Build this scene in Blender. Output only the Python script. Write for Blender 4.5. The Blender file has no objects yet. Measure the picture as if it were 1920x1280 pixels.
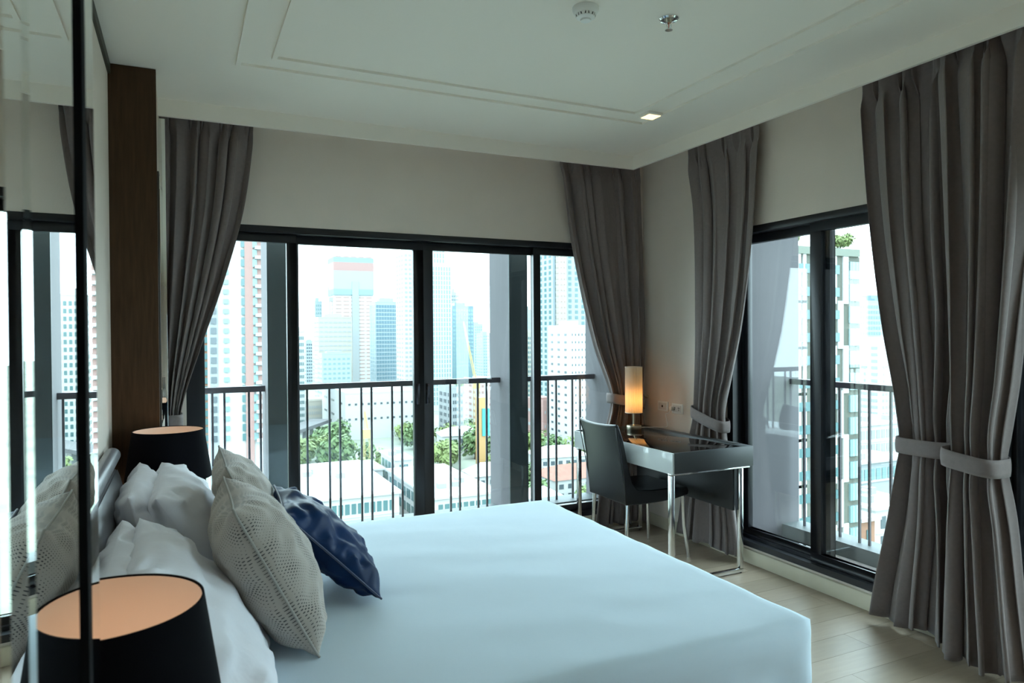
import bpy, bmesh, math, random
from mathutils import Vector, Matrix, noise
R = math.radians
random.seed(7)
scene = bpy.context.scene
COL = scene.collection

# ------------------------------------------------------------------ camera
FPX, YAW, PITCH, ROLL, EYE = 1312.58, R(25.2427), R(-.616), R(-.372), 1.45
fw = Vector((math.sin(YAW)*math.cos(PITCH), math.cos(YAW)*math.cos(PITCH), math.sin(PITCH)))
rt0 = Vector((math.cos(YAW), -math.sin(YAW), 0)); up0 = rt0.cross(fw)
rt = rt0*math.cos(ROLL) + up0*math.sin(ROLL); up = -rt0*math.sin(ROLL) + up0*math.cos(ROLL)
cd = bpy.data.cameras.new('camera'); cam = bpy.data.objects.new('camera', cd); COL.objects.link(cam)
cd.sensor_width = 36; cd.lens = FPX/1920*36; cd.clip_start = .02; cd.clip_end = 4000
m = Matrix((rt, up, -fw)).transposed().to_4x4(); m.translation = (0, 0, EYE); cam.matrix_world = m
cd.dof.use_dof = True; cd.dof.focus_distance = 4.2; cd.dof.aperture_fstop = 7.0
scene.camera = cam

# ------------------------------------------------------------------ sky, sun, exposure
w = bpy.data.worlds.new('sky'); scene.world = w; w.use_nodes = True
bg = w.node_tree.nodes['Background']; bg.inputs[0].default_value = (.74, .93, 1.0, 1); bg.inputs[1].default_value = 3.2
sl = bpy.data.lights.new('sun', 'SUN'); so = bpy.data.objects.new('sun', sl); COL.objects.link(so)
sl.energy = .6; sl.angle = R(12); sl.color = (1, .97, .92)
so.rotation_euler = Vector((.55, .5, -.85)).to_track_quat('-Z', 'Y').to_euler()
vs = scene.view_settings; vs.view_transform = 'Standard'; vs.look = 'None'; vs.gamma = 1; vs.use_curve_mapping = False
vs.exposure = 1.65
scene.cycles.max_bounces = 12; scene.cycles.diffuse_bounces = 6; scene.cycles.transparent_max_bounces = 24
scene.cycles.sample_clamp_indirect = 8

def ray(x, y): return fw + rt*((x-960)/FPX) - up*((y-640)/FPX)
def aty(x, y, Y): d = ray(x, y); return Vector((0, 0, EYE)) + d*(Y/d.y)
def atx(x, y, X): d = ray(x, y); return Vector((0, 0, EYE)) + d*(X/d.x)
def atz(x, y, Z): d = ray(x, y); return Vector((0, 0, EYE)) + d*((Z-EYE)/d.z)

# ------------------------------------------------------------------ materials
MATS = {}
def mat(name, col, rough=.6, metal=0, spec=.5, var=0, vscale=6, bump=0, bscale=60, emit=None, estr=0, coat=0, stretch=None, sheen=0, trans=0):
    if name in MATS: return MATS[name]
    M = bpy.data.materials.new(name); M.use_nodes = True; nt = M.node_tree; b = nt.nodes['Principled BSDF']
    b.inputs['Base Color'].default_value = (*col, 1); b.inputs['Roughness'].default_value = rough
    b.inputs['Metallic'].default_value = metal; b.inputs['Specular IOR Level'].default_value = spec
    b.inputs['Coat Weight'].default_value = coat; b.inputs['Coat Roughness'].default_value = .05
    b.inputs['Sheen Weight'].default_value = sheen
    if trans: b.inputs['Transmission Weight'].default_value = trans
    if emit: b.inputs['Emission Color'].default_value = (*emit, 1); b.inputs['Emission Strength'].default_value = estr
    if var or bump:
        tc = nt.nodes.new('ShaderNodeTexCoord'); mp = nt.nodes.new('ShaderNodeMapping')
        nt.links.new(tc.outputs['Object'], mp.inputs[0])
        if stretch: mp.inputs['Scale'].default_value = stretch
    if var:
        n = nt.nodes.new('ShaderNodeTexNoise'); n.inputs['Scale'].default_value = vscale; n.inputs['Detail'].default_value = 5
        nt.links.new(mp.outputs[0], n.inputs['Vector'])
        r = nt.nodes.new('ShaderNodeValToRGB'); r.color_ramp.elements[0].position = .3; r.color_ramp.elements[1].position = .7
        r.color_ramp.elements[0].color = (*[c*(1-var) for c in col], 1); r.color_ramp.elements[1].color = (*[min(1, c*(1+var)) for c in col], 1)
        nt.links.new(n.outputs['Fac'], r.inputs[0]); nt.links.new(r.outputs[0], b.inputs['Base Color'])
    if bump:
        n2 = nt.nodes.new('ShaderNodeTexNoise'); n2.inputs['Scale'].default_value = bscale; n2.inputs['Detail'].default_value = 3
        nt.links.new(mp.outputs[0], n2.inputs['Vector'])
        bp = nt.nodes.new('ShaderNodeBump'); bp.inputs['Strength'].default_value = bump; bp.inputs['Distance'].default_value = .01
        nt.links.new(n2.outputs['Fac'], bp.inputs['Height']); nt.links.new(bp.outputs[0], b.inputs['Normal'])
    MATS[name] = M; return M

def glass_mat(name, tint=(.93, .97, .97), ior=1.5):
    M = bpy.data.materials.new(name); M.use_nodes = True; nt = M.node_tree; nt.nodes.clear()
    o = nt.nodes.new('ShaderNodeOutputMaterial'); mx = nt.nodes.new('ShaderNodeMixShader'); f = nt.nodes.new('ShaderNodeFresnel')
    t = nt.nodes.new('ShaderNodeBsdfTransparent'); g = nt.nodes.new('ShaderNodeBsdfGlossy')
    t.inputs[0].default_value = (*tint, 1); g.inputs['Roughness'].default_value = 0; g.inputs[0].default_value = (1, 1, 1, 1); pass
    g2 = nt.nodes.new('ShaderNodeNewGeometry'); io = nt.nodes.new('ShaderNodeMapRange'); io.inputs[3].default_value = ior; io.inputs[4].default_value = 1/ior
    nt.links.new(g2.outputs['Backfacing'], io.inputs[0]); nt.links.new(io.outputs[0], f.inputs[0])
    nt.links.new(f.outputs[0], mx.inputs[0]); nt.links.new(t.outputs[0], mx.inputs[1]); nt.links.new(g.outputs[0], mx.inputs[2]); nt.links.new(mx.outputs[0], o.inputs[0])
    return M

def dotted_fabric():
    M = mat('grey_dotted_fabric', (.27, .26, .235), rough=.75, sheen=.3); nt = M.node_tree; b = nt.nodes['Principled BSDF']
    tc = nt.nodes.new('ShaderNodeTexCoord'); mp = nt.nodes.new('ShaderNodeMapping'); mp.inputs['Scale'].default_value = (68, 68, 68)
    mp.inputs['Rotation'].default_value = (0, 0, R(45))
    nt.links.new(tc.outputs['UV'], mp.inputs[0])
    v = nt.nodes.new('ShaderNodeTexVoronoi'); v.inputs['Randomness'].default_value = 0; v.inputs['Scale'].default_value = 1
    nt.links.new(mp.outputs[0], v.inputs['Vector'])
    n = nt.nodes.new('ShaderNodeTexNoise'); n.inputs['Scale'].default_value = 5.5; nt.links.new(tc.outputs['UV'], n.inputs['Vector'])
    mr = nt.nodes.new('ShaderNodeMapRange'); mr.inputs[1].default_value = .36; mr.inputs[2].default_value = .62; mr.inputs[3].default_value = .05; mr.inputs[4].default_value = .29
    nt.links.new(n.outputs['Fac'], mr.inputs[0])
    lt = nt.nodes.new('ShaderNodeMath'); lt.operation = 'LESS_THAN'; nt.links.new(v.outputs['Distance'], lt.inputs[0]); nt.links.new(mr.outputs[0], lt.inputs[1])
    mx = nt.nodes.new('ShaderNodeMix'); mx.data_type = 'RGBA'; mx.inputs[6].default_value = (.42, .375, .33, 1); mx.inputs[7].default_value = (.055, .055, .055, 1)
    nt.links.new(lt.outputs[0], mx.inputs[0]); nt.links.new(mx.outputs[2], b.inputs['Base Color'])
    n2 = nt.nodes.new('ShaderNodeTexNoise'); n2.inputs['Scale'].default_value = 300; bp = nt.nodes.new('ShaderNodeBump'); bp.inputs['Strength'].default_value = .15
    nt.links.new(tc.outputs['UV'], n2.inputs['Vector']); nt.links.new(n2.outputs['Fac'], bp.inputs['Height']); nt.links.new(bp.outputs[0], b.inputs['Normal'])
    return M

GLASS = glass_mat('window_glass')
WALL = mat('wall_paint', (.78, .69, .61), rough=.75, var=.03, vscale=3, bump=.08, bscale=120)
CEIL = mat('ceiling_paint', (.93, .875, .79), rough=.8, bump=.03, bscale=90)
CREAM = mat('cream_skirting', (.70, .64, .50), rough=.5, var=.05, vscale=4)
BLACK = mat('black_aluminium', (.012, .013, .018), rough=.35)
WOOD = mat('dark_wood_veneer', (.06, .03, .014), rough=.55, spec=.25, var=.25, vscale=9, stretch=(8, 8, .6))
OAK = mat('brown_wood', (.30, .16, .07), rough=.45, var=.3, vscale=8, stretch=(8, 8, .6))
PLANK = [mat('pale_maple_plank_%d' % i, c, rough=.40, var=.06, vscale=5, stretch=(1, 9, 1)) for i, c in enumerate([(.35, .275, .205), (.37, .29, .215), (.33, .26, .19)])]
MIRROR = mat('mirror_silver', (.86, .89, .87), rough=.0, metal=1)
CHROME = mat('chrome', (.78, .79, .80), rough=.12, metal=1)
BRASS = mat('brushed_brass_nickel', (.62, .56, .44), rough=.3, metal=1)
SHEET = mat('white_cotton_sheet', (.66, .785, .89), rough=.85, bump=.12, bscale=9, sheen=.1)
PILLOWM = mat('white_pillow_cotton', (.79, .79, .85), rough=.85, bump=.45, bscale=7, sheen=.1, stretch=(1, 2.2, 1))
CURT = mat('taupe_curtain_fabric', (.205, .165, .158), rough=.8, var=.06, vscale=60, bump=.08, bscale=500, sheen=.25)
LEATHER = mat('black_leather', (.008, .008, .010), rough=.27, bump=.05, bscale=130)
GLEATHER = mat('grey_leather', (.22, .22, .24), rough=.3, bump=.05, bscale=120)
VELVET = mat('navy_velvet', (.003, .023, .085), rough=.45, spec=.15, sheen=.0, var=.3, vscale=7)
BSHADE = mat('black_shade_fabric', (.004, .004, .006), rough=.9, spec=.08)
WHITEP = mat('white_plastic', (.88, .88, .85), rough=.35)
LACQ = mat('white_lacquer', (.62, .66, .66), rough=.12, coat=.4)
GREYL = mat('charcoal_lacquer', (.045, .05, .055), rough=.4)
DGLASS = mat('dark_glass_top', (.010, .009, .008), rough=.03, spec=.8)
EXTW = mat('exterior_render', (.102, .098, .109), rough=.85, var=.05, vscale=2)
FIN = mat('exterior_fin_front', (.03, .042, .048), rough=.5, spec=.3)
RAIL = mat('dark_railing_paint', (.035, .032, .045), rough=.4)
CONC = mat('concrete_curb', (.07, .085, .09), rough=.6, var=.1, vscale=6)
DECK = mat('grey_brown_deck_tile', (.28, .245, .235), rough=.15, var=.1, vscale=8)

# ------------------------------------------------------------------ helpers
def tag(o, label=None, cat=None, group=None, kind=None):
    if label: o['label'] = label
    if cat: o['category'] = cat
    if group: o['group'] = group
    if kind: o['kind'] = kind
    return o
def empty(name, loc=(0, 0, 0), label=None, cat=None, group=None, kind=None, rz=0):
    o = bpy.data.objects.new(name, None); o.empty_display_size = .05; COL.objects.link(o); o.location = loc; o.rotation_euler = (0, 0, rz)
    return tag(o, label, cat, group, kind)

class MB:
    def __init__(s): s.v = []; s.f = []; s.uv = None
    def box(s, x0, x1, y0, y1, z0, z1):
        n = len(s.v)
        s.v += [(x, y, z) for z in (z0, z1) for y in (y0, y1) for x in (x0, x1)]
        s.f += [tuple(n+i for i in q) for q in ((0, 2, 3, 1), (4, 5, 7, 6), (0, 1, 5, 4), (2, 6, 7, 3), (0, 4, 6, 2), (1, 3, 7, 5))]
        return s
    def quad(s, a, b, c, d):
        n = len(s.v); s.v += [tuple(a), tuple(b), tuple(c), tuple(d)]; s.f.append((n, n+1, n+2, n+3)); return s
    def tube(s, pts, r, n=8, caps=True):
        pts = [Vector(p) for p in pts]; rs = r if isinstance(r, (list, tuple)) else [r]*len(pts)
        base = len(s.v); pv = None
        for i, p in enumerate(pts):
            t = (pts[min(i+1, len(pts)-1)]-pts[max(i-1, 0)]).normalized()
            if pv is None: pv = t.orthogonal().normalized()
            pv = (pv - t*pv.dot(t)).normalized(); q = t.cross(pv)
            for k in range(n):
                a = 2*math.pi*k/n; s.v.append(tuple(p + (pv*math.cos(a)+q*math.sin(a))*rs[i]))
        for i in range(len(pts)-1):
            for k in range(n):
                a = base+i*n+k; b = base+i*n+(k+1) % n; s.f.append((a, b, b+n, a+n))
        if caps:
            s.f.append(tuple(base+k for k in reversed(range(n)))); s.f.append(tuple(base+(len(pts)-1)*n+k for k in range(n)))
        return s
    def lathe(s, prof, c=(0, 0, 0), n=32, closed=False):
        base = len(s.v); m_ = len(prof)
        for k in range(n):
            a = 2*math.pi*k/n
            for r_, z in prof: s.v.append((c[0]+r_*math.cos(a), c[1]+r_*math.sin(a), c[2]+z))
        for k in range(n):
            for i in range(m_ if closed else m_-1):
                a = base+k*m_+i; b = base+k*m_+(i+1) % m_; c_ = base+((k+1) % n)*m_+(i+1) % m_; d = base+((k+1) % n)*m_+i
                s.f.append((a, d, c_, b))
        return s
    def mesh(s, name):
        me = bpy.data.meshes.new(name); me.from_pydata(s.v, [], s.f); me.validate(); me.update(); return me
    def build(s, name, material, parent=None, smooth=False, bevel=0, kind=None, seg=2, loc=None):
        me = s.mesh(name); me.materials.append(material); o = bpy.data.objects.new(name, me); COL.objects.link(o)
        if parent: o.parent = parent
        if loc: o.location = loc
        bm = bmesh.new(); bm.from_mesh(me); bmesh.ops.remove_doubles(bm, verts=bm.verts, dist=1e-6); bmesh.ops.recalc_face_normals(bm, faces=bm.faces)
        if bevel: bmesh.ops.bevel(bm, geom=list(bm.edges), offset=bevel, segments=seg, profile=.5, affect='EDGES', clamp_overlap=True)
        bm.to_mesh(me); bm.free()
        if smooth:
            me.polygons.foreach_set('use_smooth', [True]*len(me.polygons))
        if bevel or smooth == 'auto':
            me.polygons.foreach_set('use_smooth', [True]*len(me.polygons))
            try: me.set_sharp_from_angle(angle=R(40))
            except Exception: pass
        if kind: o['kind'] = kind
        return o
def B(x0, x1, y0, y1, z0, z1): return MB().box(x0, x1, y0, y1, z0, z1)
def inst(me, name, parent, loc=(0, 0, 0), rot=None, scale=None):
    o = bpy.data.objects.new(name, me); COL.objects.link(o); o.location = loc
    if parent: o.parent = parent
    if rot: o.rotation_euler = rot
    if scale: o.scale = scale
    return o
def boxmesh(name, sx, sy, sz, material):
    me = B(-sx/2, sx/2, -sy/2, sy/2, -sz/2, sz/2).mesh(name); me.materials.append(material); return me
def struct(name, mb, material, **k):
    o = mb.build(name, material, **k); o['kind'] = 'structure'; return o
def spline(pts, z):
    # pts sorted by z descending -> piecewise cosine-free Catmull-Rom on value
    P = sorted(pts); zs = [p[0] for p in P]
    if z <= zs[0]: return P[0][1]
    if z >= zs[-1]: return P[-1][1]
    i = max(k for k in range(len(P)-1) if zs[k] <= z)
    z0, z1 = zs[i], zs[i+1]; t = (z-z0)/(z1-z0); a, b = P[i][1], P[i+1][1]
    def sl(k):
        if k <= 0 or k >= len(P)-1: k0, k1 = max(k-1, 0), min(k+1, len(P)-1)
        else: k0, k1 = k-1, k+1
        return (P[k1][1]-P[k0][1])/(zs[k1]-zs[k0])
    m0, m1 = sl(i)*(z1-z0), sl(i+1)*(z1-z0)
    return (2*t**3-3*t*t+1)*a+(t**3-2*t*t+t)*m0+(-2*t**3+3*t*t)*b+(t**3-t*t)*m1

# ------------------------------------------------------------------ room shell
XR, YB, XL, YF = 3.22, 4.45, -.30, -1.3
ZC, ZD = 2.722, 2.63          # ceiling, bottom of curtain fascia
HB, HT = 2.07, 2.112          # window head frame
fl = struct('floor', B(XL-.5, XR+.02, YF, YB+.02, -.12, -.006), mat('floor_joint', (.20, .14, .09), rough=.7))
pw, pl = .146, 1.22; cache = {}; row = 0; y = YF
while y < YB:
    x = XL-.5 - [0, .74, .31, .97][row % 4]; wy = min(pw, YB-y)
    while x < XR:
        a, b = max(x, XL-.5), min(x+pl, XR)
        if b-a > .02:
            key = (round(b-a, 3), round(wy, 3), random.randrange(3))
            if key not in cache:
                bm_ = MB().box(-key[0]/2+.0006, key[0]/2-.0006, -key[1]/2+.0006, key[1]/2-.0006, -.006, 0); cache[key] = bm_.mesh('plank'); cache[key].materials.append(PLANK[key[2]])
            inst(cache[key], 'plank', fl, ((a+b)/2, y+wy/2, 0))
        x += pl
    y += pw; row += 1

ceil = struct('ceiling', B(XL-.5, 2.95, YF, 4.195, ZC, ZC+.1), CEIL)
t = struct('ceiling_pocket', B(XL-.5, XR+.2, 4.195, YB+.2, ZC+.03, ZC+.13).box(2.95, XR+.2, YF, 4.195, ZC+.03, ZC+.13), CEIL)
struct('trim_1', B(XL, 2.97, 4.195, 4.215, ZD, ZC+.03).box(2.95, 2.97, YF, 4.195, ZD, ZC+.03), CEIL)   # fascia hiding the curtain tracks
def frame_mould(name, x0, x1, y0, y1, wd, dp):
    mb = MB(); z0, z1 = ZC-dp, ZC
    mb.box(x0, x1, y1-wd, y1, z0, z1).box(x0, x1, y0, y0+wd, z0, z1).box(x0, x0+wd, y0+wd, y1-wd, z0, z1).box(x1-wd, x1, y0+wd, y1-wd, z0, z1)
    return struct(name, mb, CEIL)
frame_mould('trim_2', .24, 2.55, -.8, 3.52, .022, .012)
frame_mould('trim_3', .385, 2.395, -.65, 3.375, .022, .012)
# back wall
WX0, WX1 = .02, 3.06
struct('wall_back', B(XL-.5, XR+.2, YB, YB+.14, HT, ZC+.03).box(XL-.5, WX0, YB, YB+.14, 0, HT).box(WX1, XR+.2, YB, YB+.14, 0, HT).box(WX0, WX1, YB+.01, YB+.14, -.1, .10), WALL)
WY0, WY1, VY0, VY1 = 1.88, 3.535, 0.15, 1.87
struct('wall_right', B(XR, XR+.14, YF, YB, HT, ZC+.03).box(XR, XR+.14, WY1, YB, 0, HT).box(XR, XR+.14, VY1, WY0, 0, HT).box(XR, XR+.14, YF, VY0, 0, HT).box(XR+.01, XR+.14, WY0, WY1, -.1, .10).box(XR+.01, XR+.14, VY0, VY1, -.1, .10), WALL)
struct('baseboard_back', B(0, XR, YB-.014, YB, 0, .10), CREAM, bevel=.003)
struct('baseboard_right', B(XR-.014, XR+.01, YF, YB-.014, 0, .085), CREAM, bevel=.003)
struct('wall_left', B(XL-.1, XL, .99, 3.75, 0, ZC).box(XL-.1, -.105, 3.79, YB, 0, ZC+.03), WALL)
struct('wall_front', B(XL-.5, XR+.14, YF-.1, YF, 0, ZC+.05), WALL)
struct('trim_4', B(XL, XL+.012, .99, 3.75, ZC-.05, ZC-.004), mat('shadow_gap_olive', (.05, .05, .035), rough=.6))
# wooden return panel of the bed niche
struct('wall_panel', B(XL, -.10, 3.75, 3.79, 0, ZC-.002), WOOD)

# window units -------------------------------------------------------
def window(name, axis, plane, a0, a1, stiles, z0=.10, z1=HT):
    """frame on wall plane; stiles = list of (centre, width, depth offset)"""
    root = empty(name, (0, 0, 0), kind='structure')
    def bx(mb, a, b, d0, d1, za, zb):
        return mb.box(a, b, plane+d0, plane+d1, za, zb) if axis == 'y' else mb.box(plane+d0, plane+d1, a, b, za, zb)
    bx(MB(), a0, a1, -.004, .13, HB, z1).build('head', BLACK, root, bevel=.003)
    f = bx(MB(), a0, a1, .0, .13, z0, z0+.035); bx(f, a0, a1, .05, .075, z0+.035, z0+.055); f.build('sill_track', BLACK, root)
    for a in (a0, a1-.05): bx(MB(), a, a+.05, .0, .13, z0+.035, HB).build('jamb', BLACK, root)
    return root, bx
def sash(root, bx, a, b, d, wl, wr, z0=.135, z1=HB):
    s = bx(MB(), a, b, d, d+.04, z1-.05, z1); bx(s, a, b, d, d+.04, z0, z0+.055); bx(s, a, a+wl, d, d+.04, z0+.055, z1-.05); bx(s, b-wr, b, d, d+.04, z0+.055, z1-.05)
    so_ = s.build('sash', BLACK, root, bevel=.002)
    bx(MB(), a+wl, b-wr, d+.017, d+.023, z0+.055, z1-.05).build('pane', GLASS, so_)
    return so_
z_mid = .135
w1, bx = window('window_1', 'y', YB, WX0, WX1, [])
P = lambda px, Y: aty(px, 700, Y).x
sash(w1, bx, WX0+.05, P(557, YB+.05), .035, .05, .058)
s2 = sash(w1, bx, P(545, YB+.09)+.002, P(794, YB+.09), .08, .05, .068)
s3 = sash(w1, bx, P(789, YB+.09)+.02, P(1008, YB+.09), .08, .068, .040)
sash(w1, bx, P(1000, YB+.05), WX1-.05, .035, .055, .05)
for s_, a in ((s2, P(794, YB+.09)-.045), (s3, P(789, YB+.09)+.045)):
    B(a-.012, a+.012, YB+.068, YB+.08, .98, 1.12).build('pull', mat('dark_steel', (.05, .05, .06), rough=.25, metal=.8), s_, bevel=.002)
w2, bx = window('window_2', 'x', XR, WY0, WY1, [])
sash(w2, bx, 2.80, WY1-.05, .08, .06, .05)
sash(w2, bx, WY0+.05, 2.90, .035, .06, .075)
w3, bx = window('window_3', 'x', XR, VY0, VY1, [])
sash(w3, bx, VY0+.05, .97, .08, .06, .06); sash(w3, bx, .91, VY1-.05, .035, .06, .02)

# ------------------------------------------------------------------ outside of the flat: balcony, fins, railings
BF = -.05
struct('floor_balcony', B(-1.5, 3.16, YB+.14, 5.25, BF-.2, BF-.01).box(XR+.14, 4.2, 1.2, 3.82, BF-.2, BF-.01), CONC)
fb = bpy.data.objects['floor_balcony']
tm = boxmesh('tile', .146, .596, .012, DECK)
for i in range(5):
    for j in range(5):
        inst(tm, 'tile', fb, (XR+.22+i*.15, 2.5+j*.6, BF-.004)) if j < 3 and i < 4 else None
struct('wall_exterior_corner', B(3.165, 4.17, YB+.145, 5.22, -60, 12).box(XR+.145, 4.17, 3.82, YB+.145, -60, 12), EXTW)
struct('wall_exterior_pier', B(XR+.15, 4.2, 1.40, 2.2, -60, 12), EXTW)
struct('wall_upper_sun_block', B(XL-.5, XR+.14, YF, YB+.14, ZC+.14, 14), EXTW)  # unseen mass above the room, added to keep the sun off the balconies
for nm, x0, x1 in (('wall_fin_1', .515, .672), ('wall_fin_2', 2.287, 2.44)):
    o = struct(nm, B(x0, x1, 4.905, 5.28, -60, 12), EXTW)
    B(x0-.002, x1+.002, 4.893, 4.91, -1, 6).build('cladding', FIN, o)
struct('curb_back', B(-1.5, 3.165, 5.0, 5.22, BF-.2, .07), CONC)
struct('curb_right', B(4.0, 4.2, 2.2, 3.82, BF-.2, .035), CONC)
ZR = 1.105
def railing(label, axis, plane, a0, a1, off=0.0, zb=.07):
    root = empty('balcony_railing', ((a0+a1)/2, plane, zb) if axis == 'y' else (plane, (a0+a1)/2, zb), label, 'railing')
    L = a1-a0
    sx, sy = (L, .05) if axis == 'y' else (.05, L)
    B(-sx/2, sx/2, -sy/2, sy/2, ZR-.04-zb, ZR-zb).build('handrail', RAIL, root, bevel=.002)
    bm1 = boxmesh('baluster', .014, .014, ZR-.04-zb, RAIL)
    a = a0+off; k = 0
    while a < a1-.01:
        d = a-(a0+a1)/2
        inst(bm1, 'baluster', root, (d, 0, (ZR-.04-zb)/2) if axis == 'y' else (0, d, (ZR-.04-zb)/2))
        a += (.075, .155)[k % 2]; k += 1
    return root
railing('dark metal railing section beyond the curtain beside the wooden panel', 'y', 5.1, -1.0, .515, .03)
railing('long dark metal railing section between the two dark fins', 'y', 5.1, .672, 2.287, .05)
railing('short dark metal railing section behind the desk, ending at the grey wall', 'y', 5.1, 2.44, 3.165, .06)
railing('dark metal railing outside the window next to the hanging double curtains', 'x', 4.1, 2.2, 3.82, .05, .035)

# ------------------------------------------------------------------ curtains
def curtain(label, axis, plane, left, right, ztop, zbot, nf, seed, amp0=.032, ztie=None, tie_h=.075, inward=-1, slope=0, wallgap=.05):
    rnd = random.Random(seed); ns, nz = nf*32, 90
    am = (spline(left, ztop)+spline(right, ztop))/2
    root = empty('curtain', (am, plane, zbot) if axis == 'y' else (plane, am, zbot), label, 'curtain')
    ph = [rnd.uniform(0, 6.28) for _ in range(8)]; wob = [rnd.uniform(.55, 1.25) for _ in range(nf+2)]
    wtop = abs(spline(right, ztop)-spline(left, ztop))
    mb = MB()
    for j in range(nz+1):
        tz = j/nz; z = ztop+(zbot-ztop)*tz
        L_, R_ = spline(left, z), spline(right, z); wd = R_-L_
        amp = amp0*(.85+.65*max(0, 1-abs(wd)/wtop))
        if ztie: amp *= 1-.35*math.exp(-((z-ztie)/.09)**2)
        hd = min(1, max(0, (ztop-.085-z)/.12)); hd = hd*hd*(3-2*hd)
        for i in range(ns+1):
            s = i/ns; q = (s+.10*math.sin(2*math.pi*s*1.5+ph[5])*s*(1-s)*4/3+.05*math.sin(2*math.pi*s*2.6+ph[6])*s*(1-s)*4)*nf; q = min(max(q, 0), nf-1e-6); kf = min(int(q), nf-1); fr = q-kf
            wv = wob[kf]*(1-fr)+wob[kf+1]*fr
            drift = .5*math.sin(z*1.3+ph[0]+s*5)*hd*(1-tz*.2)
            b0 = math.sin(2*math.pi*(q+.22*drift)+ph[1]); b1 = 1-2*abs(b0)**1.5 if b0 < 0 else 1-.25*b0
            d = (b0*.55+math.copysign(abs(b0)**.6, b0)*.35)*wv+.22*math.sin(2*math.pi*q*1.83+ph[2]+z*.8)+.05*math.sin(2*math.pi*q*3.1+ph[7]-z*1.1)
            dh = .55*math.cos(2*math.pi*q*3+ph[3])*max(0, math.sin(2*math.pi*q+ph[1]))**2+.25*math.sin(2*math.pi*q+ph[1])
            d = amp*(d*hd+dh*(1-hd))
            a = L_+wd*s+.30*wd/nf*math.sin(4*math.pi*q+ph[1]*2)*hd*.6
            zz = z+.010*math.sin(2*math.pi*s*2+ph[4])*max(0, tz-.97)/.03
            p = (a, plane+d*(-inward), zz) if axis == 'y' else (plane+d*(-inward), a, zz)
            o = root.location; mb.v.append((p[0]-o.x, p[1]-o.y, p[2]-o.z))
    for j in range(nz):
        for i in range(ns):
            a = j*(ns+1)+i; mb.f.append((a, a+1, a+ns+2, a+ns+1))
    c = mb.build('drape', CURT, root, smooth=True)
    so_ = c.modifiers.new('thickness', 'SOLIDIFY'); so_.thickness = .003
    if ztie:
        L_, R_ = spline(left, ztie), spline(right, ztie); ca = (L_+R_)/2; ra = abs(R_-L_)/2+.012; rd = amp0*1.75+.012
        tb = MB(); n = 48
        for k in range(n):
            t_ = 2*math.pi*k/n; a = math.cos(t_); b = math.sin(t_)
            sa = math.copysign(abs(a)**.6, a)*ra; sb = math.copysign(abs(b)**.6, b)*rd
            for off in (-tie_h/2, -tie_h/4, 0, tie_h/4, tie_h/2):
                bul = .006*(1-(2*off/tie_h)**2)
                z = ztie+off+slope*sa
                p = (ca+sa*(1+bul*4), plane+sb*(1+bul*6), z) if axis == 'y' else (plane+sb*(1+bul*6), ca+sa*(1+bul*4), z)
                tb.v.append((p[0]-root.location.x, p[1]-root.location.y, p[2]-root.location.z))
        for k in range(n):
            for q in range(4):
                a = k*5+q; b = ((k+1) % n)*5+q; tb.f.append((a, b, b+1, a+1))
        tbo = tb.build('tieback', CURT, root, smooth=True)
        so2 = tbo.modifiers.new('thickness', 'SOLIDIFY'); so2.thickness = .005
    return root
ZT = ZC+.025
curtain('taupe curtain tied back beside the dark wooden panel', 'y', 4.33, [(2.75, -.10), (1.2, -.10), (1.0, -.095), (.6, -.10), (.03, -.10)],
        [(2.75, .39), (2.656, .388), (2.187, .326), (1.784, .222), (1.359, .085), (1.121, .012), (.99, -.012), (.85, .015), (.545, .075), (.03, .12)], ZT, .03, 6, 3, amp0=.042, ztie=.98)
def sc(pts, k): return [(EYE+(z-EYE)*k if z < 2.7 else z, a*k) for z, a in pts]
curtain('taupe curtain tied back behind the glowing desk lamp', 'y', 4.378, sc([(2.75, 2.41), (2.60, 2.425), (2.076, 2.508), (1.392, 2.681), (1.019, 2.825), (.92, 2.83), (.73, 2.775), (.153, 2.69), (.06, 2.68)], 1.012),
        [(2.75, 3.14), (2.62, 3.14), (1.947, 3.165), (1.347, 3.165), (.967, 3.14), (.346, 3.15), (.03, 3.15)], ZT, .03, 6, 11, amp0=.036, ztie=.945, slope=-.18)
curtain('taupe curtain tied back above the end of the desk', 'x', 3.165, sc([(2.75, 3.12), (2.60, 3.112), (2.062, 3.157), (1.525, 3.247), (1.196, 3.339), (.96, 3.411), (.757, 3.395), (.162, 3.297), (.08, 3.29)], 1.024),
        sc([(2.75, 3.76), (2.60, 3.749), (2.24, 3.682), (1.533, 3.662), (1.109, 3.672), (.931, 3.69), (.711, 3.735), (.08, 3.86), (.07, 3.86)], 1.024), ZT, .03, 5, 21, amp0=.028, ztie=.88, slope=.25)
curtain('taupe curtain of the hanging pair next to the open railing view, tied back', 'x', 3.135, [(2.75, 1.96), (2.66, 1.96), (1.976, 1.97), (1.5, 1.96), (.926, 2.0), (.537, 1.97), (.03, 1.95)],
        sc([(2.75, 2.425), (2.60, 2.418), (2.034, 2.374), (1.505, 2.302), (1.123, 2.222), (.923, 2.205), (.609, 2.246), (.196, 2.332), (.05, 2.355)], 1.014), ZT, .03, 4, 35, amp0=.045, ztie=.915)
curtain('taupe curtain of the hanging pair next to the grey outside wall, tied back', 'x', 3.03, [(2.75, 1.60), (2.617, 1.60), (1.912, 1.635), (1.279, 1.69), (.90, 1.735), (.631, 1.70), (.318, 1.67), (.03, 1.64)],
        [(2.75, 2.02), (2.634, 2.0), (1.729, 1.96), (1.128, 1.945), (.918, 1.945), (.564, 1.97), (.02, 1.985)], ZT, .025, 4, 48, amp0=.045, ztie=.90, slope=.12)

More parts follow.
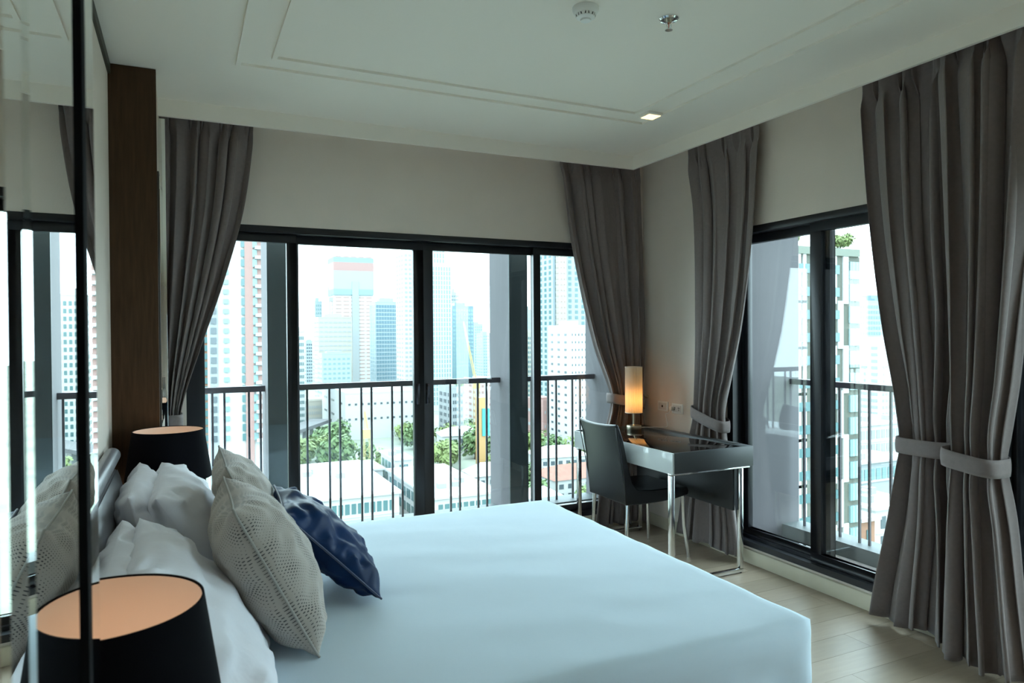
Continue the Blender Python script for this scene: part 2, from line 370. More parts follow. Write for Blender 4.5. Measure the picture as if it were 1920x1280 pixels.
# ------------------------------------------------------------------ bed
MATH = .55
bed = empty('bed', (.76, 2.47, 0), 'wide bed with a smooth white fitted sheet and grey leather headboard', 'bed')
def bed_local(o): o.location = o.location - bed.location
def mattress():
    x0, x1, y0, y1, z0, z1 = -.20, 1.815, 1.565, 3.40, .10, MATH
    nx, ny = 96, 88; mb = MB(); rr = .055
    def ss(a, lo, hi, r_):  # rounded slab profile: drop near the border
        d = min(a-lo, hi-a); return d
    # top grid draped over the edges
    def pos(i, j):
        u = i/nx; v = j/ny
        ex = .34
        def ax(t, lo, hi):
            ln = hi-lo; tot = ln+2*ex; s = t*tot-ex
            if s < 0: return lo, -s
            if s > ln: return hi, s-ln
            return lo+s, 0
        x, dx = ax(u, x0, x1); y, dy = ax(v, y0, y1)
        return x, y, dx, dy
    for i in range(nx+1):
        for j in range(ny+1):
            x, y, dx, dy = pos(i, j)
            dp = max(dx, dy); z = z1-dp
            # rounded shoulder
            e = min(x-x0, x1-x, y-y0, y1-y)
            if dp == 0 and e < rr: z -= rr*(1-math.sqrt(max(0, 1-(1-e/rr)**2)))*.9
            elif dp > 0:
                z = z1-rr*.9-dp
            # corner rounding in plan
            cx, cy = max(x0+.09-x, 0, x-(x1-.09)), max(y0+.09-y, 0, y-(y1-.09))
            if cx > 0 and cy > 0:
                l = math.hypot(cx, cy)
                if l > .09:
                    f = .09/l
                    x = (x0+.09-cx*f) if x < .5 else (x1-.09+cx*f); y = (y0+.09-cy*f) if y < 2.5 else (y1-.09+cy*f)
            # gentle crown and wrinkles
            cr = .012*math.sin(math.pi*min(1, max(0, (x-x0)/(x1-x0))))*math.sin(math.pi*min(1, max(0, (y-y0)/(y1-y0))))
            wr = .005*noise.noise(Vector((x*2.2, y*6+x*1.5, 1.3)))+.002*noise.noise(Vector((x*9, y*14, 4)))
            if dp > 0:
                k = min(1, dp/.2); wv = (.022*noise.noise(Vector(((x+z*.6)*7, (y+z*.6)*7, 2)))+.010*noise.noise(Vector(((x+z*.5)*14, (y-z)*18, 5))))*k
                if dy > 0 and dx == 0: y += wv*(-1 if y < 2.5 else 1)
                else: x += wv
                near = max(0, 1-math.hypot(x-x1, y-y0)/.25)
                x += .012*near*math.sin(z*30+y*40)*k
            mb.v.append((x, y, z+cr+(wr if dp == 0 else 0)))
    for i in range(nx):
        for j in range(ny):
            a = i*(ny+1)+j; mb.f.append((a, a+ny+1, a+ny+2, a+1))
    o = mb.build('fitted_sheet', SHEET, bed, smooth=True); bed_local(o)
    return o
mattress()
o = B(-.19, 1.79, 1.60, 3.37, .12, MATH-.07).build('mattress', SHEET, bed, bevel=.04, seg=3); bed_local(o)
o = B(-.20, 1.76, 1.63, 3.34, .05, .12).build('bed_base', mat('dark_bed_base', (.03, .025, .02)), bed); bed_local(o)
for x in (-.1, 1.65):
    for y in (1.7, 3.25):
        o = B(x-.03, x+.03, y-.03, y+.03, 0, .05).build('leg', BLACK, bed); bed_local(o)
# headboard: puffed leather panel and a bolster roll on top
hb = B(-.298, -.25, 1.60, 3.36, .08, .90).build('headboard', GLEATHER, bed, bevel=.015); bed_local(hb)
def puff(name, xb, xf, y0, y1, z0, z1, material, p=2.6):
    mb = MB(); nu, nv = 40, 20
    for i in range(nu+1):
        for j in range(nv+1):
            u = -1+2*i/nu; v = -1+2*j/nv
            t = ((1-abs(u)**8)*(1-abs(v)**p))**.5
            mb.v.append((xb+(xf-xb)*t, (y0+y1)/2+(y1-y0)/2*u, (z0+z1)/2+(z1-z0)/2*v))
    for i in range(nu):
        for j in range(nv):
            a = i*(nv+1)+j; mb.f.append((a, a+nv+1, a+nv+2, a+1))
    return mb.build(name, material, bed, smooth=True)
o = puff('headboard_panel', -.25, -.205, 1.61, 3.35, .50, .895, GLEATHER); bed_local(o)
mb = MB(); n = 24
mb.tube([(-.268, 1.60, .955), (-.268, 1.61, .955), (-.268, 3.35, .955), (-.268, 3.36, .955)], [.02, .031, .031, .02], 24)
o = mb.build('bolster_roll', GLEATHER, bed, smooth='auto'); bed_local(o)

# ------------------------------------------------------------------ pillows and cushions
def pillow(name, label, cat, group, wd, ht, th, c, ey, ex, material, seed, wr=.012, pinch=.07, piping=None, pw_=2.6, flat=.55):
    ex = Vector(ex).normalized(); ey = Vector(ey); ey = (ey-ex*ey.dot(ex)).normalized(); ez = ex.cross(ey)
    root = empty(name, c, label, cat, group)
    N = 44; mb = MB(); uvs = []
    def pt(u, v, s):
        x = wd/2*u*(1-pinch*(1-v*v)*u*u); y_ = ht/2*v*(1-pinch*(1-u*u)*v*v)
        t = ((1-abs(u)**pw_)*(1-abs(v)**pw_)); t = max(t, 0)**flat
        z = s*th/2*t
        e = max(abs(u), abs(v))
        q = Vector((u*2.1+seed, v*2.1, s*3+seed))
        wnk = wr*(noise.noise(q*1.3)+.6*noise.noise(q*2.9)*(.5+e)+.5*noise.noise(Vector((u*9*(1-abs(v))+seed, v*9*(1-abs(u)), s))) * (e**3))
        z += s*wnk*min(1, t*3)
        return ex*x+ey*y_+ez*z
    for s in (1, -1):
        for i in range(N+1):
            for j in range(N+1):
                u = math.sin(math.pi/2*(-1+2*i/N)); v = math.sin(math.pi/2*(-1+2*j/N))
                mb.v.append(tuple(pt(u, v, s)))
    n1 = (N+1)**2
    me = None
    for s in (0, 1):
        for i in range(N):
            for j in range(N):
                a = s*n1+i*(N+1)+j; f = (a, a+N+1, a+N+2, a+1); mb.f.append(f if s == 0 else f[::-1])
    me = mb.mesh('cover'); me.materials.append(material)
    uvl = me.uv_layers.new(name='UVMap')
    for lp in me.loops:
        vi = lp.vertex_index % n1; i, j = divmod(vi, N+1)
        uvl.data[lp.index].uv = (.5+.5*math.sin(math.pi/2*(-1+2*i/N)), .5+.5*math.sin(math.pi/2*(-1+2*j/N)))
    me.polygons.foreach_set('use_smooth', [True]*len(me.polygons))
    o = bpy.data.objects.new('cover', me); COL.objects.link(o); o.parent = root
    if piping:
        pts = []
        for k in range(120):
            t_ = k/120*4; sd = int(t_); q = -1+2*(t_-sd)
            u, v = ((q, -1), (1, q), (-q, 1), (-1, -q))[sd]
            pts.append(pt(u*1.005, v*1.005, 1))
        pts.append(pts[0]); pp = MB().tube(pts, .0035, 6, caps=False)
        pp.build('piping', piping, root, smooth=True)
    return root
Y = (0, 1, 0)
GDOT = dotted_fabric()
PIPE = mat('grey_piping', (.36, .35, .32), rough=.8)
pillow('pillow', 'white bed pillow against the headboard, behind others beside the far lamp', 'pillow', 'white bed pillows', .72, .44, .19, (-.115, 2.98, .705), (-.10, 0, .42), Y, PILLOWM, 1.2, wr=.022, pinch=.03, flat=.48)
pillow('pillow', 'white bed pillow against the headboard, behind others by the near lamp', 'pillow', 'white bed pillows', .76, .42, .19, (-.11, 2.05, .69), (-.12, 0, .40), Y, PILLOWM, 5.2, wr=.022, pinch=.03, flat=.48)
pillow('pillow', 'plump white pillow leaning behind the dotted cushion that touches the window side', 'pillow', 'white bed pillows', .74, .47, .22, (.04, 2.95, .715), (-.26, 0, .42), Y, PILLOWM, 9.1, wr=.022, pinch=.03, flat=.48)
pillow('pillow', 'plump white pillow leaning behind the larger dotted cushion, next to the black lamp shade', 'pillow', 'white bed pillows', .80, .50, .20, (.03, 2.01, .70), (-.31, 0, .40), Y, PILLOWM, 3.4, wr=.022, pinch=.03, flat=.48)
pillow('cushion', 'grey dotted square cushion leaning in front, overlapping the navy velvet one', 'cushion', 'grey dotted cushions', .48, .48, .24, (.225, 2.215, .775), (-.221, 0, .438), Y, GDOT, 2.2, piping=PIPE, wr=.014, flat=.5)
pillow('cushion', 'grey dotted square cushion half hidden, nearest the window', 'cushion', 'grey dotted cushions', .50, .50, .19, (.24, 2.745, .79), (-.221, 0, .438), Y, GDOT, 7.7, piping=PIPE, wr=.014)
pillow('cushion', 'navy blue velvet cushion lying against the grey dotted cushions', 'cushion', None, .44, .44, .16, (.445, 2.50, .735), (-.306, 0, .31), (.06, 1, 0), VELVET, 4.4, piping=mat('navy_piping', (.02, .04, .10), rough=.6, sheen=.5), wr=.02)

# ------------------------------------------------------------------ bedside tables and shaded lamps
def bedside(label, x, y):
    r_ = empty('bedside_table', (x, y, 0), label, 'bedside table')
    B(-.16, .16, -.155, .155, .10, .52).build('body', WOOD, r_, bevel=.004)
    d = B(.16, .172, -.15, .15, .30, .50).build('drawer', WOOD, r_, bevel=.002)
    B(.172, .19, -.05, .05, .395, .41).build('handle', CHROME, d, bevel=.002)
    B(-.17, .17, -.16, .16, .52, .545).build('top', WOOD, r_, bevel=.004)
    for a in (-.13, .13):
        for b in (-.12, .12): B(a-.015, a+.015, b-.015, b+.015, 0, .10).build('leg', CHROME, r_)
SHADEIN = mat('shade_lining', (.80, .67, .58), rough=.8)
def shade_lamp(label, x, y, energy):
    r_ = empty('bedside_lamp', (x, y, .545), label, 'lamp', 'matching black bedside lamps')
    MB().lathe([(0, 0), (.085, 0), (.085, .015), (.05, .03), (.06, .10), (.045, .18), (.018, .22), (.018, .26), (0, .26)], n=40).build('base', mat('glazed_ceramic', (.55, .5, .48), rough=.2), r_, smooth='auto')
    sh = MB().lathe([(.183, .255), (.150, .475), (.147, .475), (.180, .255)], n=64, closed=True).build('shade', BSHADE, r_, smooth='auto')
    MB().lathe([(.1785, .258), (.1462, .472)], n=64).build('shade_lining', SHADEIN, sh, smooth=True)
    MB().tube([(0, 0, .25), (0, 0, .30)], .006, 8).build('stem', BRASS, r_)
    for a in (0, 2.1, 4.2): MB().tube([(0, 0, .30), (.168*math.cos(a), .168*math.sin(a), .31)], .0015, 6).build('spoke', BRASS, sh)
    MB().lathe([(0, .27), (.018, .28), (.03, .32), (.028, .35), (.015, .37), (0, .372)], n=24).build('bulb', mat('warm_bulb_%s' % label[:5], (1, .9, .8), emit=(1, .68, .44), estr=energy), r_, smooth=True)
bedside('dark wooden bedside table under the lamp next to the mirror', -.12, 1.29)
bedside('dark wooden bedside table between bed and dark wooden panel', -.08, 3.585)
shade_lamp('black drum lamp beside the mirror with warm lining showing', -.12, 1.29, 2.2)
shade_lamp('black drum lamp standing against the dark wooden panel', -.06, 3.585, 1.6)

# ------------------------------------------------------------------ mirrored wardrobe beside the bed
wd_ = empty('wardrobe', (-.4, 0, 0), 'tall wardrobe with narrow mirror doors beside the black lamp', 'wardrobe', None)
def wl(o): o.location = o.location - wd_.location
o = B(-.70, -.103, YF+.02, .985, 0, ZC-.004).build('carcass', OAK, wd_); wl(o)
def mirror_panel(y0, y1, z0, z1, bev=.022):
    mb = MB(); xf, xe = -.092, -.0985
    y0i, y1i, z0i, z1i = y0+bev, y1-bev, z0+bev, z1-bev
    v = [(xe, y0, z0), (xe, y1, z0), (xe, y1, z1), (xe, y0, z1), (xf, y0i, z0i), (xf, y1i, z0i), (xf, y1i, z1i), (xf, y0i, z1i), (-.103, y0, z0), (-.103, y1, z0), (-.103, y1, z1), (-.103, y0, z1)]
    mb.v += v; mb.f += [(4, 5, 6, 7), (0, 1, 5, 4), (1, 2, 6, 5), (2, 3, 7, 6), (3, 0, 4, 7), (8, 9, 1, 0), (9, 10, 2, 1), (10, 11, 3, 2), (11, 8, 0, 3), (11, 10, 9, 8)]
    o = mb.build('mirror_panel', MIRROR, wd_); wl(o)
mirror_panel(.557, .815, .02, 2.70, .014); mirror_panel(.485, .553, .02, 2.70, .008); mirror_panel(.855, .983, .02, 2.70, .02)
o = B(-.103, -.088, .82, .85, .0, ZC-.004).build('post', mat('matt_black_post', (.006, .006, .007), rough=.8, spec=.05), wd_); wl(o)
o = B(-.103, -.094, -.9, .478, .02, 2.70).build('door', OAK, wd_, bevel=.002); wl(o)
# slim mirror strips on the return by the window
mp_ = empty('wall_mirror', (-.09, 4.05, 1.0), 'slim dark framed mirror on the return behind the wooden panel', 'mirror')
B(-.0145, -.003, -.20, .19, 0, 1.26).build('frame', mat('dark_frame', (.035, .03, .025), rough=.4), mp_, bevel=.003)
B(-.003, -.001, -.18, .17, .02, 1.24).build('glass', MIRROR, mp_)
ms = empty('mirror_strip', (-.09, 4.22, 0), 'narrow polished mirror strip on the return beside the curtain', 'mirror')
B(-.014, .02, -.008, .008, .0, 2.62).build('glass', MIRROR, ms, bevel=.003); B(-.014, .006, .008, .014, 0, 2.62).build('backing', BLACK, ms)

# ------------------------------------------------------------------ desk
dk = empty('desk', (2.86, 3.82, 0), 'white fronted desk with dark glass top and chrome legs', 'desk')
def D(name, mb, material, parent=None, **k):
    o = mb.build(name, material, parent or dk, **k)
    if parent is None: o.location = -dk.location
    return o
dx0, dx1, dy0, dy1, dz0, dz1 = 2.515, 3.117, 3.20, 4.31, .645, .765
D('end_panel', B(dx0+.012, dx1, dy0, dy0+.02, dz0, dz1), GREYL, bevel=.002)
D('end_panel', B(dx0+.012, dx1, dy1-.02, dy1, dz0, dz1), GREYL, bevel=.002)
D('body', B(dx0+.02, dx1-.002, dy0+.02, dy1-.02, dz0+.004, dz1-.012), GREYL)
D('glass_top', B(dx0+.014, dx1-.07, dy0+.02, dy1-.02, dz1-.012, dz1-.002), DGLASS, bevel=.002)
D('rear_rail', B(dx1-.068, dx1, dy0+.02, dy1-.02, dz1-.012, dz1), GREYL, bevel=.002)
D('cable_flap', B(dx1-.06, dx1-.012, dy0+.10, dy0+.32, dz1, dz1+.004), mat('matt_black', (.02, .02, .02)), bevel=.001)
ym = (dy0+dy1)/2
for a, b in ((dy0+.004, ym-.002), (ym+.002, dy1-.004)):
    D('drawer', B(dx0, dx0+.02, a, b, dz0-.004, dz1-.002), LACQ, bevel=.002)
def leg_frame(yc):
    g = .014
    for x in (dx0-.004, 3.025): D('leg', B(x, x+.028, yc-g, yc+g, .028, dz0-.012), CHROME, bevel=.003)
    D('floor_bar', B(dx0-.004, 3.053, yc-g, yc+g, .006, .028), CHROME, bevel=.003)
    D('top_bar', B(dx0-.004, 3.105, yc-g, yc+g, dz0-.012, dz0), CHROME, bevel=.002)
    for x in (dx0+.01, 3.04): D('foot', MB().lathe([(0, 0), (.008, 0), (.008, .007), (0, .007)], (x, yc, 0), 12), BLACK)
leg_frame(dy0+.03); leg_frame(dy1-.05)
D('modesty_panel', B(3.0, 3.015, dy0+.05, dy1-.08, .375, dz0), mat('black_panel', (.012, .012, .014), rough=.45))

# ------------------------------------------------------------------ chair
ch = empty('dining_chair', (2.72, 3.815, 0), 'black leather high back chair with chrome legs pushed under desk', 'chair')
def chair_shell():
    # profile in X-Z (outer back, top, inner back, seat top, front, underside), extruded along Y with rounded edges
    back_o = [(-.335, .885), (-.318, .80), (-.290, .66), (-.262, .50), (-.250, .39)]
    mb = MB(); ny = 14; hw = .215
    prof = [(-.250, .385), (-.262, .50), (-.288, .66), (-.318, .80), (-.340, .885), (-.330, .893), (-.318, .886), (-.285, .80), (-.248, .66), (-.205, .52), (-.165, .475), (-.05, .462), (.12, .462), (.225, .455), (.235, .43), (.228, .405), (.1, .385), (-.1, .378)]
    m_ = len(prof)
    for k in range(ny+1):
        u = -1+2*k/ny; y_ = hw*math.sin(u*math.pi/2) if False else hw*u
        e = max(0, (abs(u)-.86)/.14); ins = .010*(1-math.sqrt(max(0, 1-e*e)))
        for i, (x, z) in enumerate(prof):
            a, b = prof[i-1], prof[(i+1) % m_]; t = Vector((b[0]-a[0], b[1]-a[1])).normalized(); nx, nz = -t.y, t.x
            topw = 1+.02*max(0, (z-.6))
            cur = .022*(u*u)*(1 if z > .55 and x < -.1 else 0)*min(1, (z-.55)/.2 if z > .55 else 0)
            dip = -.012*(1-u*u)*(1 if z > .87 else 0)
            mb.v.append((x+nx*ins*(-1 if False else 1)*0+cur*.6, y_*topw, z+dip))
    for k in range(ny):
        for i in range(m_):
            a = k*m_+i; b = k*m_+(i+1) % m_; mb.f.append((a, b, b+m_, a+m_))
    mb.f.append(tuple(range(m_))); mb.f.append(tuple(ny*m_+i for i in reversed(range(m_))))
    return mb
o = chair_shell().build('shell', LEATHER, ch, bevel=0); 
bmod = o.modifiers.new('round', 'BEVEL'); bmod.width = .006; bmod.segments = 3; bmod.limit_method = 'ANGLE'; bmod.angle_limit = R(50)
for p_ in o.data.polygons: p_.use_smooth = True
o.data.set_sharp_from_angle(angle=R(60))
for sy in (-1, 1):
    MB().tube([(.205, sy*.19, .40), (.212, sy*.195, .2), (.232, sy*.215, 0)], [.013, .0125, .010], 12).build('leg', CHROME, ch, smooth='auto')
    MB().tube([(-.225, sy*.19, .40), (-.235, sy*.195, .2), (-.262, sy*.205, 0)], [.013, .0125, .010], 12).build('leg', CHROME, ch, smooth='auto')
    MB().tube([(-.2475, sy*.207, .40), (-.262, sy*.209, .51), (-.29, sy*.212, .66), (-.318, sy*.214, .80), (-.325, sy*.214, .87)], .003, 6).build('seam', mat('leather_piping', (.02, .02, .022), rough=.3), ch, smooth=True)

# ------------------------------------------------------------------ desk lamp
tl = empty('table_lamp', (2.93, 4.17, dz1-.002), 'slim lit table lamp with pleated cream shade on the desk', 'lamp')
MB().lathe([(0, 0), (.052, 0), (.054, .004), (.054, .022), (.05, .028), (.012, .03), (.008, .034), (.008, .13), (0, .13)], n=40).build('base', BRASS, tl, smooth='auto')
def pleated():
    M = bpy.data.materials.new('pleated_shade'); M.use_nodes = True; nt = M.node_tree; nt.nodes.clear()
    o = nt.nodes.new('ShaderNodeOutputMaterial'); d = nt.nodes.new('ShaderNodeBsdfDiffuse'); t_ = nt.nodes.new('ShaderNodeBsdfTranslucent'); mx = nt.nodes.new('ShaderNodeMixShader')
    d.inputs[0].default_value = (.75, .70, .60, 1); t_.inputs[0].default_value = (.80, .62, .36, 1); mx.inputs[0].default_value = .45
    nt.links.new(d.outputs[0], mx.inputs[1]); nt.links.new(t_.outputs[0], mx.inputs[2]); nt.links.new(mx.outputs[0], o.inputs[0]); return M
mb = MB(); n = 160
for k in range(n):
    a = 2*math.pi*k/n; rr = .0605+.0016*math.sin(a*34)
    for z in (.118, .20, .30, .40, .445): mb.v.append((rr*math.cos(a), rr*math.sin(a), z))
for k in range(n):
    for q in range(4): a = k*5+q; b = ((k+1) % n)*5+q; mb.f.append((a, b, b+1, a+1))
sh = mb.build('shade', pleated(), tl, smooth=True)
for z in (.118, .445):
    MB().tube([(.0615*math.cos(2*math.pi*k/40), .0615*math.sin(2*math.pi*k/40), z) for k in range(41)], .0025, 6, caps=False).build('shade_ring', mat('cream_trim', (.7, .65, .55), rough=.6), sh, smooth=True)
MB().lathe([(0, .13), (.012, .135), (.014, .17), (.022, .20), (.026, .235), (.02, .265), (0, .28)], n=24).build('bulb', mat('warm_bulb_desk', (1, .8, .5), emit=(1, .55, .20), estr=3.2), tl, smooth=True)
# ------------------------------------------------------------------ sockets and cord on the pier
def socket(label, y, z, kind):
    r_ = empty('wall_socket', (XR, y, z), label, 'socket')
    B(-.009, 0, -.06, .06, -.036, .036).build('plate', WHITEP, r_, bevel=.003)
    B(-.012, -.009, -.045, .045, -.024, .024).build('insert', mat('socket_insert', (.68, .68, .66), rough=.4), r_, bevel=.002)
    dk_ = mat('socket_hole', (.02, .02, .02))
    if kind == 1: MB().box(-.0135, -.012, -.008, .008, -.008, .008).build('jack', dk_, r_)
    else:
        for yy in (-.024, .024):
            for q, zz in ((-.006, .006), (.006, .006), (0, -.008)): B(-.0135, -.012, yy+q-.002, yy+q+.002, zz-.005, zz+.005).build('hole', dk_, r_)
socket('white socket plate with one dark jack on the wall above the desk', 4.205, .91, 1)
socket('white double power socket plate beside the tied curtain above desk', 4.04, .905, 2)
pg = empty('power_plug', (XR-.0135, 4.075, .905), 'small white plug in the double power socket', 'plug'); B(-.028, 0, -.012, .012, -.014, .014).build('plug_body', WHITEP, pg, bevel=.004)
cpts = [(XR-.035, 4.075, .90), (XR-.045, 4.09, .87), (XR-.04, 4.13, .86), (XR-.04, 4.12, .82), (XR-.05, 4.10, .775), (XR-.09, 4.12, .769), (XR-.15, 4.16, .769), (2.985, 4.175, .769)]
def smoothpath(pts, n=6):
    P_ = [Vector(p) for p in pts]; out = []
    for i in range(len(P_)-1):
        a, b, c, d = P_[max(i-1, 0)], P_[i], P_[i+1], P_[min(i+2, len(P_)-1)]
        for k in range(n):
            t_ = k/n; out.append(.5*((2*b)+(c-a)*t_+(2*a-5*b+4*c-d)*t_*t_+(3*b-a-3*c+d)*t_**3))
    out.append(P_[-1]); return out
cc = MB().tube(smoothpath(cpts), .0022, 6).build('lamp_cord', WHITEP, smooth=True); tag(cc, 'thin pale cord hanging from the power socket onto desk', 'cord')
hk = empty('curtain_hook', (XR-.002, 4.40, .965), 'small brass curtain hook on the wall by the desk lamp', 'hook')
MB().tube([(0, 0, 0), (-.02, 0, 0), (-.034, 0, .006), (-.036, 0, .018)], .004, 8).build('arm', BRASS, hk, smooth=True); MB().lathe([(0, -.012), (.012, -.01), (.012, .01), (0, .012)], (-.002, 0, 0), 16).build('rosette', BRASS, hk, smooth=True)

# ------------------------------------------------------------------ ceiling fittings
sd = empty('smoke_detector', (1.44, 2.36, ZC), 'round white smoke detector on the ceiling', 'smoke detector')
MB().lathe([(0, -.001), (.052, -.001), (.052, -.012), (.046, -.022), (.040, -.026), (.036, -.040), (.022, -.046), (.02, -.052), (0, -.053)], n=40).build('body', WHITEP, sd, smooth='auto')
for k in range(8):
    a = k*math.pi/4; mb = MB()
    for t_ in (-.28, .28):
        for r_, z in ((.0392, -.0285), (.0372, -.0372)): mb.v.append((r_*1.02*math.cos(a+t_), r_*1.02*math.sin(a+t_), z))
    mb.f.append((0, 1, 3, 2)); mb.build('slot', mat('slot_black', (.01, .01, .01)), sd)
sp = empty('sprinkler', (1.795, 2.30, ZC), 'chrome fire sprinkler hanging from the ceiling', 'sprinkler')
MB().lathe([(0, -.001), (.040, -.001), (.040, -.004), (.034, -.010), (.026, -.006), (.012, -.006), (0, -.006)], n=36).build('escutcheon', CHROME, sp, smooth='auto')
MB().lathe([(0, -.006), (.010, -.006), (.010, -.018), (0, -.018)], n=16).build('neck', BRASS, sp)
for s in (-1, 1): MB().tube([(s*.009, 0, -.016), (s*.011, 0, -.03), (s*.004, 0, -.044), (0, 0, -.047)], .002, 6).build('arm', CHROME, sp, smooth=True)
MB().tube([(0, 0, -.018), (0, 0, -.044)], .002, 6).build('bulb', mat('sprinkler_bulb', (.5, .05, .02), rough=.1), sp)
MB().lathe([(0, -.047), (.015, -.046), (.015, -.048), (0, -.049)], n=20).build('deflector', CHROME, sp)
dl = empty('downlight', (2.478, 3.345, ZC), 'small square lit downlight in the ceiling moulding corner', 'downlight')
B(-.050, .050, -.050, .050, -.016, -.0005).build('trim_ring', CEIL, dl, bevel=.003)
B(-.040, .040, -.040, .040, -.019, -.016).build('diffuser', mat('downlight_glow', (1, .9, .6), emit=(1, .74, .32), estr=.75), dl)

exec_city = True
# ------------------------------------------------------------------ the city
GZ = -48.0
random.seed(21)
C = dict(  # several city tones are paled to carry the haze; the air itself is clear
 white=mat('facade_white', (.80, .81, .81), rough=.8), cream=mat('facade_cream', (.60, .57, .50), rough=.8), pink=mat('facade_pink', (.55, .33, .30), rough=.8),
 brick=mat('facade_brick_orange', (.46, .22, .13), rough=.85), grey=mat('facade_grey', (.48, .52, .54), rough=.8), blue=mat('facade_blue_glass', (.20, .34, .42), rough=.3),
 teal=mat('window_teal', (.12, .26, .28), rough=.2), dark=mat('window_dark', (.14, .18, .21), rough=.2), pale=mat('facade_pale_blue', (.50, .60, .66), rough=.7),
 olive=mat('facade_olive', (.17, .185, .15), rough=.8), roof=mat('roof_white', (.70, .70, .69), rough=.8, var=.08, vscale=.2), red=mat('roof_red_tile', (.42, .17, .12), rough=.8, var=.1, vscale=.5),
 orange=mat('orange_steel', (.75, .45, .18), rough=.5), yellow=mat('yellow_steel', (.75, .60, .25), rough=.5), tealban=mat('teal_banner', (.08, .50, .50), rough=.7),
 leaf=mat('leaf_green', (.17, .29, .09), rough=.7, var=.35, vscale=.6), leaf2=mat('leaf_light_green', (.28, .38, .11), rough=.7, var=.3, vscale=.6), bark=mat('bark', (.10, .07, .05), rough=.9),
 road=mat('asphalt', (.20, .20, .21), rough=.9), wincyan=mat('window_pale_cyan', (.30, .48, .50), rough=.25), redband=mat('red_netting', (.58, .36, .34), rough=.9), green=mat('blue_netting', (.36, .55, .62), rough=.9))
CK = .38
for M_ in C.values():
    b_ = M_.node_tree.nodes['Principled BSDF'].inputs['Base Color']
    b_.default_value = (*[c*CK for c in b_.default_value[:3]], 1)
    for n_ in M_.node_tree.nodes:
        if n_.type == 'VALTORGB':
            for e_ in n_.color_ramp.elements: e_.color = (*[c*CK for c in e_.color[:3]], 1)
gr = struct('ground', B(-600, 1500, -300, 2500, GZ-1, GZ), mat('city_ground', (.15, .165, .13), rough=.9, var=.25, vscale=.05))
def facade_windows(root, me_name, X0, X1, Z0, Z1, cols, rows, wf, hf, material, y=0., single=False, axis='y', plane=0., depth=.25, sill=None):
    """grid of windows on a facade; local coords of root"""
    if cols*rows == 0: return
    cw, rh = (X1-X0)/cols, (Z1-Z0)/rows; ww, wh = cw*wf, rh*hf
    if single:
        sx, sy = (ww, depth) if axis == 'y' else (depth, ww)
        me = boxmesh('window', sx, sy, wh, material)
        for i in range(cols):
            for j in range(rows):
                a = X0+cw*(i+.5); z = Z0+rh*(j+.5)
                inst(me, 'window', root, (a, plane, z) if axis == 'y' else (plane, a, z))
    else:
        mb = MB()
        for i in range(cols):
            for j in range(rows):
                a = X0+cw*(i+.5); z = Z0+rh*(j+.5)
                if axis == 'y': mb.box(a-ww/2, a+ww/2, plane-depth/2, plane+depth/2, z-wh/2, z+wh/2)
                else: mb.box(plane-depth/2, plane+depth/2, a-ww/2, a+ww/2, z-wh/2, z+wh/2)
        me = mb.mesh(me_name); me.materials.append(material); o = inst(me, me_name, root); o['kind'] = 'stuff'
FOOT = []
def tower(label, p0, p1, ytop, Dy, material, cols=6, fh=3.2, wf=.6, hf=.5, wmat='dark', depth=18, sides=3, single=False, zbot=None, name='tower_block', roofbox=True, grid=True, cat='building', group=None):
    a, b = aty(p0, 600, Dy).x, aty(p1, 600, Dy).x; zt = aty((p0+p1)/2, ytop, Dy).z; zb = GZ if zbot is None else zbot
    cx = (a+b)/2; h = zt-zb; wd = b-a
    r_ = empty(name, (cx, Dy, zb), label, cat, group)
    FOOT.append((a, b, Dy, Dy+depth)); B(-wd/2, wd/2, 0, depth, 0, h).build('body', C[material], r_)
    rows = max(1, int((h-2)/fh))
    vis = min(rows, int((zt-(-46))/fh)) if zb < -40 else rows
    if grid:
        facade_windows(r_, 'window_grid', -wd/2+.4, wd/2-.4, h-1.5-vis*fh, h-1.5, cols, vis, wf, hf, C[wmat], plane=0, single=single)
        if sides: facade_windows(r_, 'side_window_grid', .6, depth-.6, h-1.5-vis*fh, h-1.5, sides, vis, wf, hf, C[wmat], axis='x', plane=-wd/2)
    if roofbox:
        B(-wd*.28, wd*.22, depth*.3, depth*.7, h, h+min(4, h*.05)).build('roof_housing', C[material], r_)
        q = MB(); q.box(-wd/2, wd/2, -.1, .3, h, h+.8).box(-wd/2, -wd/2+.3, .3, depth, h, h+.8); q.build('parapet', C[material], r_)
    return r_, wd, h
# tall brick and white tower behind the tied curtain
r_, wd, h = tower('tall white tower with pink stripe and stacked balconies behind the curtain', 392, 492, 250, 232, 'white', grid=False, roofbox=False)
x_ = lambda px, Dy=232: aty(px, 600, Dy).x - r_.location.x
B(x_(459), x_(475), -.5, 0, 0, h).build('pink_stripe', C['pink'], r_)
B(x_(392), x_(408), -.3, 0, 0, h).build('grey_bay', C['grey'], r_)
zz0 = -20-r_.location.z
wm = {k: boxmesh('window', s[0], .4, s[1], C[s[2]]) for k, s in dict(a=(1.5, 1.5, 'wincyan'), b=(1.0, 2.2, 'teal'), c=(1.3, 2.3, 'wincyan'), d=(1.6, 1.9, 'dark')).items()}
slab = boxmesh('balcony', 2.3, 1.4, 1.0, C['white']); recess = boxmesh('balcony_recess', 2.3, .5, 2.0, C['pink'])
for j in range(29):
    z = zz0-10+j*3.0
    for px, k in ((424, 'a'), (456, 'b'), (478.5, 'c'), (400, 'd')): inst(wm[k], 'window', r_, (x_(px), -.35, z))
    inst(recess, 'balcony_recess', r_, (x_(485.5), -.1, z)); inst(slab, 'balcony', r_, (x_(486), -.7, z-1.2))
r2, wd2, h2 = tower('orange brick apartment block with teal windows left of the white tower', 325, 397, 540, 285, 'brick', grid=False)
